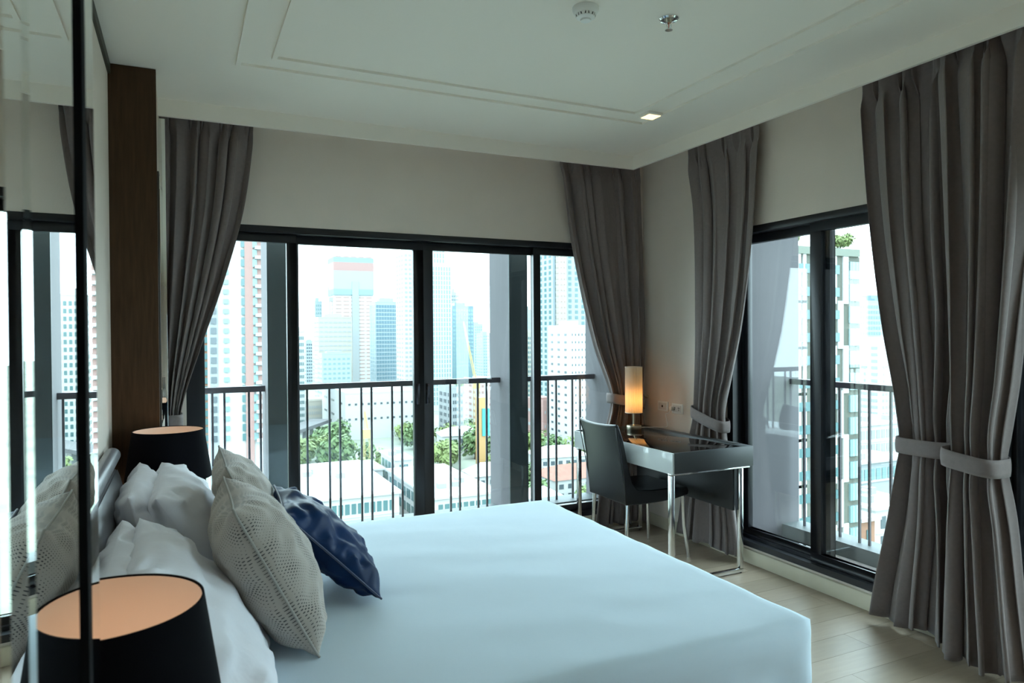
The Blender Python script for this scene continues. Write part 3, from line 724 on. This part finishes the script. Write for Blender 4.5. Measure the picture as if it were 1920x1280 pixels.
wmb = boxmesh('window', 2.2, .4, 2.2, C['teal']); wmc = boxmesh('window', 1.2, .4, 1.2, C['wincyan'])
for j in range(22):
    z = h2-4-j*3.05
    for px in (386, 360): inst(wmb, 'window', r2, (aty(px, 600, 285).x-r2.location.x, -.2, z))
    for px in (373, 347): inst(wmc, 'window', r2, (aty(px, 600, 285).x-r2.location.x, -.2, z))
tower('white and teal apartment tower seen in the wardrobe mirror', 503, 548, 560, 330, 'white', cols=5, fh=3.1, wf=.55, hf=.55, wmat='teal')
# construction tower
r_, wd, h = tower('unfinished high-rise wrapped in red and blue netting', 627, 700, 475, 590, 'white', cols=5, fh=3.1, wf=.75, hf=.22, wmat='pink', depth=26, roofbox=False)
for nm, y0, y1, mt in (('blue_netting', 483, 492, 'green'), ('red_netting', 492, 508, 'redband'), ('grey_netting', 508, 542, 'pale'), ('blue_netting', 542, 553, 'green')):
    za, zb = aty(663, y1, 590).z-r_.location.z, aty(663, y0, 590).z-r_.location.z; B(-wd/2-.5, wd/2+.5, -.8, 26, za, zb).build(nm, C[mt], r_)
B(-wd*.05, wd*.12, -1.2, 0, 0, h*.8).build('service_core', C['grey'], r_)
for k in range(7): B(-wd/2+k*wd/6-.3, -wd/2+k*wd/6+.3, 0, .6, h, h+5).build('column', C['grey'], r_)
# tower cranes
def crane(label, px, ytop, Dy, tip, material, g='tower cranes'):
    b0 = aty(px, 700, Dy); top = aty(px, ytop, Dy); r_ = empty('tower_crane', (b0.x, Dy, GZ), label, 'crane', g); H_ = top.z-GZ; FOOT.append((b0.x-3, b0.x+3, Dy-3, Dy+3))
    s = 1.0; mb = MB()
    for sx in (-s, s):
        for sy in (-s, s): mb.tube([(sx, sy, 0), (sx, sy, H_)], .16, 4)
    k = 0
    while k*3 < H_-3:
        z = k*3; q = 1 if k % 2 else -1
        mb.tube([(-s*q, -s, z), (s*q, -s, z+3)], .1, 4); k += 1
    mb.build('mast', C[material], r_)
    tp = aty(tip[0], tip[1], Dy)-Vector((b0.x, Dy, GZ)); jb = MB(); a = Vector((0, 0, H_))
    for dz_, dx_ in ((0, -.6), (0, .6), (1.2, 0)): jb.tube([a+Vector((dx_, 0, dz_)), tp+Vector((dx_*.3, 0, dz_*.3))], .2, 4)
    L = (tp-a).length; nn = int(L/3)
    for k in range(nn): jb.tube([a.lerp(tp, k/nn)+Vector(((-.6 if k % 2 else .6), 0, 0)), a.lerp(tp, (k+1)/nn)+Vector((0, 0, 1.2*(1-k/nn)))], .1, 4)
    jb.build('jib', C[material], r_); B(-1.5, 1.5, -1.2, 1.2, H_-2, H_+1).build('cab', C[material], r_)
    return r_
crane('thin grey luffing crane standing beside the unfinished high-rise', 622, 560, 575, (598, 487), 'grey')
crane('tall yellow luffing crane with jib before the blue office tower', 893, 720, 300, (869, 604), 'yellow')
crane('yellow crane rising above the low white building', 687, 810, 240, (684, 772), 'yellow')
rg, wdg, hg = tower('orange piling rig with teal banner beside the light fin', 896, 912, 745, 235, 'orange', grid=False, roofbox=False, depth=3, name='piling_rig', cat='rig')
B(-wdg*.1, wdg*.75, -.5, 0, hg-14, hg-4).build('banner', C['tealban'], rg)
# other blocks beyond the back window
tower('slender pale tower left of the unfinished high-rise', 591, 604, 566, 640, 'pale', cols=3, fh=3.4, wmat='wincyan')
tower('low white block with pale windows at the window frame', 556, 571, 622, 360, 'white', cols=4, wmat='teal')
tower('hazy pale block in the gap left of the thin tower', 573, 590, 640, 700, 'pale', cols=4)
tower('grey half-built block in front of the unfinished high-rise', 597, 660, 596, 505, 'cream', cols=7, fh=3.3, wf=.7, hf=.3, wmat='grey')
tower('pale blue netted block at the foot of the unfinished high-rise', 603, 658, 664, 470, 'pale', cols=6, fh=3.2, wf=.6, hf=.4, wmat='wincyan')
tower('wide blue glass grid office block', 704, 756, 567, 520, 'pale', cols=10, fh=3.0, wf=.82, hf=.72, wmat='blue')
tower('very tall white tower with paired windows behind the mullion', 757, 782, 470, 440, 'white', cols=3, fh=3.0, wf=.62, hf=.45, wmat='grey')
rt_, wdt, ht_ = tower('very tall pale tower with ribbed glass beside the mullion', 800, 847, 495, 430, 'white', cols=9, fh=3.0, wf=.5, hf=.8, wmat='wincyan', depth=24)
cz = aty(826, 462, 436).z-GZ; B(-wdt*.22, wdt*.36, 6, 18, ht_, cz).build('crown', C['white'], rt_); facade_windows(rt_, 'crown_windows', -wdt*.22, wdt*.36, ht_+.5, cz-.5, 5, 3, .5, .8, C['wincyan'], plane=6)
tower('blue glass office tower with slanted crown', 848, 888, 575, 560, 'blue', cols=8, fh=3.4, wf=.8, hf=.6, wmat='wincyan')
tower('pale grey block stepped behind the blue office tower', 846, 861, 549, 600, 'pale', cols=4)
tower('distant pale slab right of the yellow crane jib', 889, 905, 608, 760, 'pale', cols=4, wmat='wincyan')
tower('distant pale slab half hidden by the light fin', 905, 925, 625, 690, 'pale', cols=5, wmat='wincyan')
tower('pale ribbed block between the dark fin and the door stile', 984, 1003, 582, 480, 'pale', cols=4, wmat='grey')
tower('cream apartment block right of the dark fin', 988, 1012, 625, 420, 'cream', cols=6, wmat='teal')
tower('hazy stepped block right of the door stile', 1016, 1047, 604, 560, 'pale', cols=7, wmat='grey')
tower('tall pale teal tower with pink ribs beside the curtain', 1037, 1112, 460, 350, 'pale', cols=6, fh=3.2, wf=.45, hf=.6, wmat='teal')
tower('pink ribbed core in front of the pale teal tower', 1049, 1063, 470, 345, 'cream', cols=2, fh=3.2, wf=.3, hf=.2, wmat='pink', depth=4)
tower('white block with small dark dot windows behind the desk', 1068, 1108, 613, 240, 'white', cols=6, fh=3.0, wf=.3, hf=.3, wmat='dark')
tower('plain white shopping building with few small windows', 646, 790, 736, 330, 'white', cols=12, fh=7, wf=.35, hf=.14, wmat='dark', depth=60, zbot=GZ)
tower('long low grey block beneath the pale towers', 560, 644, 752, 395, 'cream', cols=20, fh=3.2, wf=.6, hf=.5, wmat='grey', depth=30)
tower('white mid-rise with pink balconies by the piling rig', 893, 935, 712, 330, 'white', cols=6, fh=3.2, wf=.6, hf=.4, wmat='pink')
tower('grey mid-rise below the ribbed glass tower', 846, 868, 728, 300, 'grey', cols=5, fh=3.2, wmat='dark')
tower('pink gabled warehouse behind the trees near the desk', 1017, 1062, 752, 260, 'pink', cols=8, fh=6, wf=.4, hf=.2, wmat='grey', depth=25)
# white roofed buildings below the railing
def low(label, p0, p1, yroof, Dy, depth, cols=10, fl_=2, material='white', wmat='teal', single=True, group=None):
    a, b = aty(p0, 900, Dy), aty(p1, 900, Dy); z = aty((p0+p1)/2, yroof, Dy).z; wd = b.x-a.x
    r_ = empty('low_building', ((a.x+b.x)/2, Dy, GZ), label, 'building', group); h = z-GZ
    FOOT.append((a.x, b.x, Dy, Dy+depth)); B(-wd/2, wd/2, 0, depth, 0, h).build('body', C[material], r_); B(-wd/2-.6, wd/2+.6, -.6, depth+.6, h, h+.5).build('roof', C['roof'], r_)
    facade_windows(r_, 'window_grid', -wd/2+1, wd/2-1, h-1-fl_*3.4, h-.6, cols, fl_, .7, .62, C[wmat], single=single)
    facade_windows(r_, 'side_window_grid', 1, depth-1, h-1-fl_*3.4, h-.6, max(2, int(depth/4)), fl_, .7, .62, C[wmat], axis='x', plane=-wd/2)
    for k in range(3):
        u = random.uniform(-.35, .35)*wd; v = random.uniform(.2, .8)*depth; B(u-1, u+1, v-1, v+1, h+.5, h+1.7).build('roof_unit', C['grey'], r_)
    B(-wd/2, wd/2, -.25, 0, h-4.2, h-3.8).build('floor_band', C['white'], r_)
    return r_
low('white flat roofed building seen low between bars beside the blue cushion', 560, 748, 934, 150, 42, 14, 2)
low('small white roof block behind the flat roofed building', 585, 718, 886, 196, 14, 9, 1)
low('white flat roofed building low beside the light fin', 812, 932, 930, 150, 38, 9, 2)
low('narrow white building with glass bays next to the mullion', 742, 772, 862, 192, 16, 4, 3)
# small gabled houses
def house(label, px, py, wd, dp, h, roofm, group=None):
    p = atz(px, py, GZ+h); FOOT.append((p.x-wd/2-2, p.x+wd/2+2, p.y-dp/2-2, p.y+dp/2+2)); r_ = empty('house', (p.x, p.y, GZ), label, 'house', group, rz=random.uniform(-.2, .2))
    B(-wd/2, wd/2, -dp/2, dp/2, 0, h).build('wall', C['white'], r_)
    mb = MB(); mb.v += [(-wd/2-.6, -dp/2-.6, h), (wd/2+.6, -dp/2-.6, h), (wd/2+.6, dp/2+.6, h), (-wd/2-.6, dp/2+.6, h), (-wd/2+wd*.25, 0, h+3), (wd/2-wd*.25, 0, h+3)]
    mb.f += [(0, 1, 5, 4), (1, 2, 5), (2, 3, 4, 5), (3, 0, 4), (0, 3, 2, 1)]; mb.build('roof', C[roofm], r_)
    facade_windows(r_, 'window_grid', -wd/2+.6, wd/2-.6, 1, h-.6, max(2, int(wd/3)), max(1, int(h/3)), .5, .5, C['dark'], plane=-dp/2)
house('house with red hipped roof among the garden trees', 1078, 886, 22, 15, 7, 'red')
house('house with white hipped roof below the grove', 1045, 850, 18, 14, 7, 'roof')
house('small white house low by the fin and trees', 1000, 935, 14, 12, 7, 'roof')
house('white house among the hedge trees by the light fin', 922, 884, 14, 10, 9, 'roof')
house('white house beyond the trees by the fin', 868, 812, 20, 12, 8, 'roof')
# elevated road
a = atz(540, 806, GZ+9); b = atz(603, 785, GZ+9)
er = empty('elevated_road', (0, 0, 0), 'curving elevated road behind the leafy trees', 'road')
dv = (b-a).normalized(); sdv = Vector((-dv.y, dv.x, 0)); mb = MB()
a = a-dv*30
for k in range(12):
    p = a.lerp(b, k/11); FOOT.append((p.x-5, p.x+5, p.y-5, p.y+5))
mb.quad(a-sdv*5, b-sdv*5, b+sdv*5, a+sdv*5); mb.quad(a-sdv*5-Vector((0, 0, 1.5)), b-sdv*5-Vector((0, 0, 1.5)), b-sdv*5, a-sdv*5); mb.build('deck', C['road'], er)
for k in range(8):
    p = a.lerp(b, (k+.5)/8); B(p.x-.8, p.x+.8, p.y-.8, p.y+.8, GZ, p.z-.2).build('pier', C['grey'], er)

# trees
def tree_mesh(name, seed, nleaf=900):
    rnd = random.Random(seed); mb = MB(); blobs = [(rnd.uniform(-.5, .5), rnd.uniform(-.5, .5), rnd.uniform(.45, 1.0), rnd.uniform(.28, .5)) for _ in range(9)]
    for k in range(nleaf):
        bx_, by_, bz_, br = rnd.choice(blobs); d = Vector((rnd.gauss(0, 1), rnd.gauss(0, 1), rnd.gauss(0, 1))).normalized()*br*rnd.uniform(.6, 1)
        p = Vector((bx_, by_, bz_))+d; n_ = (d.normalized()+Vector((rnd.uniform(-.6, .6), rnd.uniform(-.6, .6), rnd.uniform(-.2, .8)))).normalized(); t_ = n_.orthogonal().normalized(); b_ = n_.cross(t_); s = rnd.uniform(.05, .10)
        mb.quad(p-t_*s-b_*s*.6, p+t_*s-b_*s*.6, p+t_*s+b_*s*.6, p-t_*s+b_*s*.6)
    me = mb.mesh(name); return me
TM = []
for k in range(4):
    me = tree_mesh('crown', 50+k); me.materials.append(C['leaf'] if k % 2 else C['leaf2']); TM.append(me)
trunk = MB().tube([(0, 0, 0), (.02, .01, .3), (0, 0, .7)], [.05, .04, .02], 6).mesh('trunk'); trunk.materials.append(C['bark'])
TREES = []
def place(x0, x1, y0, y1, size):
    for _ in range(200):
        p = atz(random.uniform(x0, x1), random.uniform(y0, y1), GZ+size*.6)
        if all(math.hypot(p.x-a, p.y-b) > .58*(size+c) for a, b, c in TREES) and not any(x0_-size*.6 < p.x < x1_+size*.6 and y0_-size*.6 < p.y < y1_+size*.6 for x0_, x1_, y0_, y1_ in FOOT): break
    else: return None
    TREES.append((p.x, p.y, size)); return p
def tree(label, loc, size, k, group):
    r_ = empty('tree', loc, label, 'tree', group); z = random.uniform(0, 6.28)
    inst(TM[k % 4], 'crown', r_, rot=(0, 0, z), scale=(size*.72, size*.72, size*.78)); inst(trunk, 'trunk', r_, scale=(size,)*3)
for (x0, x1, y0, y1, n_, lb, gp, sz) in ((560, 640, 800, 845, 12, 'leafy tree in the clump behind the white flat roof', 'trees behind the white flat roof', 11), (655, 712, 845, 880, 6, 'dark green tree beside the roof of the small white block', 'trees beside the small white block', 9),
        (835, 900, 800, 850, 9, 'leafy tree in the row behind the white building by the fin', 'trees behind the building by the fin', 10), (900, 935, 860, 905, 5, 'yellow green tree in the hedge row along the white roof', 'hedge trees along the white roof', 6),
        (985, 1105, 800, 850, 14, 'leafy tree in the grove outside behind the desk', 'grove behind the desk', 11), (985, 1110, 885, 965, 16, 'bushy tree low in the gardens outside behind the desk', 'garden trees behind the desk', 8), (755, 778, 795, 815, 3, 'green tree beside the plain shopping building', 'trees beside the shopping building', 9),
        (850, 870, 715, 725, 2, 'distant tree below the ribbed glass tower', 'distant trees', 10), (1020, 1050, 715, 735, 4, 'distant tree above the pink warehouse', 'distant trees above the warehouse', 9)):
    for k in range(n_):
        s_ = sz*random.uniform(.8, 1.2); p = place(x0, x1, y0, y1, s_)
        if p: tree(lb, (p.x, p.y, GZ), s_, k, gp)
# ---- view through the right window
def yat(px, Dy): return aty(px, 600, Dy).x
DY = 58.0
ga, gb = yat(1440, DY), yat(1612, DY); zt = aty(1575, 480, DY).z; zp = aty(1575, 466, DY).z
r_ = empty('apartment_building', ((ga+gb)/2, DY, GZ), 'olive and white apartment building with staggered white fins and roof tree', 'building')
wd = gb-ga; h = zt-GZ; hp = zp-GZ
B(-wd/2, wd/2, 0, 14, 0, h).build('body', C['olive'], r_); B(-wd/2, wd/2-.3, -.3, 14, h, hp).build('parapet', mat('parapet_green', (.105, .12, .10), rough=.8), r_)
lx = lambda px: yat(px, DY)-r_.location.x
FH = abs(aty(1600, 500, DY).z-aty(1600, 541.5, DY).z)
gw = boxmesh('window', lx(1609)-lx(1591), .3, FH*.76, C['wincyan']); gw2 = boxmesh('window', .07, .36, FH*.76, C['white']); sw = boxmesh('window', lx(1572)-lx(1564), .3, FH*.4, C['teal'])
bal = boxmesh('balcony', lx(1553)-lx(1540), 1.0, .7, C['olive']); bw = boxmesh('window', lx(1547)-lx(1540), .3, FH*.6, C['cream'])
for j in range(14):
    z = h-FH*(j+.62)
    inst(gw, 'window', r_, (lx(1600), -.1, z)); inst(gw2, 'mullion', r_, (lx(1597), -.1, z)); inst(gw2, 'mullion', r_, (lx(1603), -.1, z))
    inst(sw, 'window', r_, (lx(1568), -.05, z)); inst(bw, 'window', r_, (lx(1543), -.1, z)); inst(bal, 'balcony', r_, (lx(1545), -.5, z-FH*.5))
    for px in (1500, 1512, 1528): inst(sw, 'window', r_, (lx(px), -.05, z))
j = 0; zz = h
while zz > 0:
    sh_ = 0 if j % 2 == 0 else lx(1543.5)-lx(1553.5)
    for px0, px1 in ((1553, 1567), (1579, 1589), (1494, 1500), (1504, 1510)):
        q = 0 if px0 < 1520 else sh_
        B(lx(px0)+q, lx(px1)+q, -.18, .1, max(0, zz-2*FH-.35), zz+(.3 if j == 0 else 0)).build('white_fin', C['white'], r_)
    zz -= 2*FH; j += 1
# roof tree
tp = aty(1582, 470, DY+2)
rt_ = empty('roof_tree', (tp.x, DY+2.5, zp-.05), 'small leafy tree growing on the roof of the olive building', 'tree')
me = tree_mesh('crown', 91, 1300); me.materials.append(C['leaf2']); inst(me, 'crown', rt_, scale=(1.9, 1.9, 1.75), loc=(0, 0, 0)); inst(trunk, 'trunk', rt_, scale=(2.2, 2.2, 2.4))
tp = aty(1497, 470, DY+2); rt2 = empty('roof_tree', (tp.x, DY+3, zp-.05), 'leafy shrub on the olive building roof beside the window frame', 'tree'); inst(me, 'crown', rt2, rot=(0, 0, 2), scale=(1.2, 1.2, 1.6), loc=(0, 0, .2)); inst(trunk, 'trunk', rt2, scale=(1.2, 1.2, 1.6))
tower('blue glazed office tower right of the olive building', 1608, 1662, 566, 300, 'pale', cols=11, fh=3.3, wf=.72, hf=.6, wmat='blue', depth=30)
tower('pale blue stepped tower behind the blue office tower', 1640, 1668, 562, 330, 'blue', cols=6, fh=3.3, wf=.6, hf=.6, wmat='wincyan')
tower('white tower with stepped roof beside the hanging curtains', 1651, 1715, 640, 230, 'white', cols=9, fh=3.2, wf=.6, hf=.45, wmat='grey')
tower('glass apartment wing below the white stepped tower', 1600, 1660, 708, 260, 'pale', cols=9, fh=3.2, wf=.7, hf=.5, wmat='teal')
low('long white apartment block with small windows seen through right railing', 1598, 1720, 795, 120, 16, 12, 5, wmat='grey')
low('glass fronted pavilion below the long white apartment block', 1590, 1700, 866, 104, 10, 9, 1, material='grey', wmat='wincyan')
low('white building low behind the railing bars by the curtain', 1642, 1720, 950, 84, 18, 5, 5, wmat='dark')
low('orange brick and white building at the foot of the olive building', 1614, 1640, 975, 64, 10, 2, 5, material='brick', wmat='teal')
for (x0, x1, y0, y1, n_, lb, gp, sz) in ((1600, 1700, 728, 760, 9, 'tree on the hill above the long white apartment block', 'hill trees', 12), (1605, 1700, 890, 930, 12, 'tree in the green strip below the glass pavilion', 'trees below the glass pavilion', 6)):
    for k in range(n_):
        s_ = sz*random.uniform(.8, 1.2); p = place(x0, x1, y0, y1, s_)
        if p: tree(lb, (p.x, p.y, GZ), s_, k, gp)
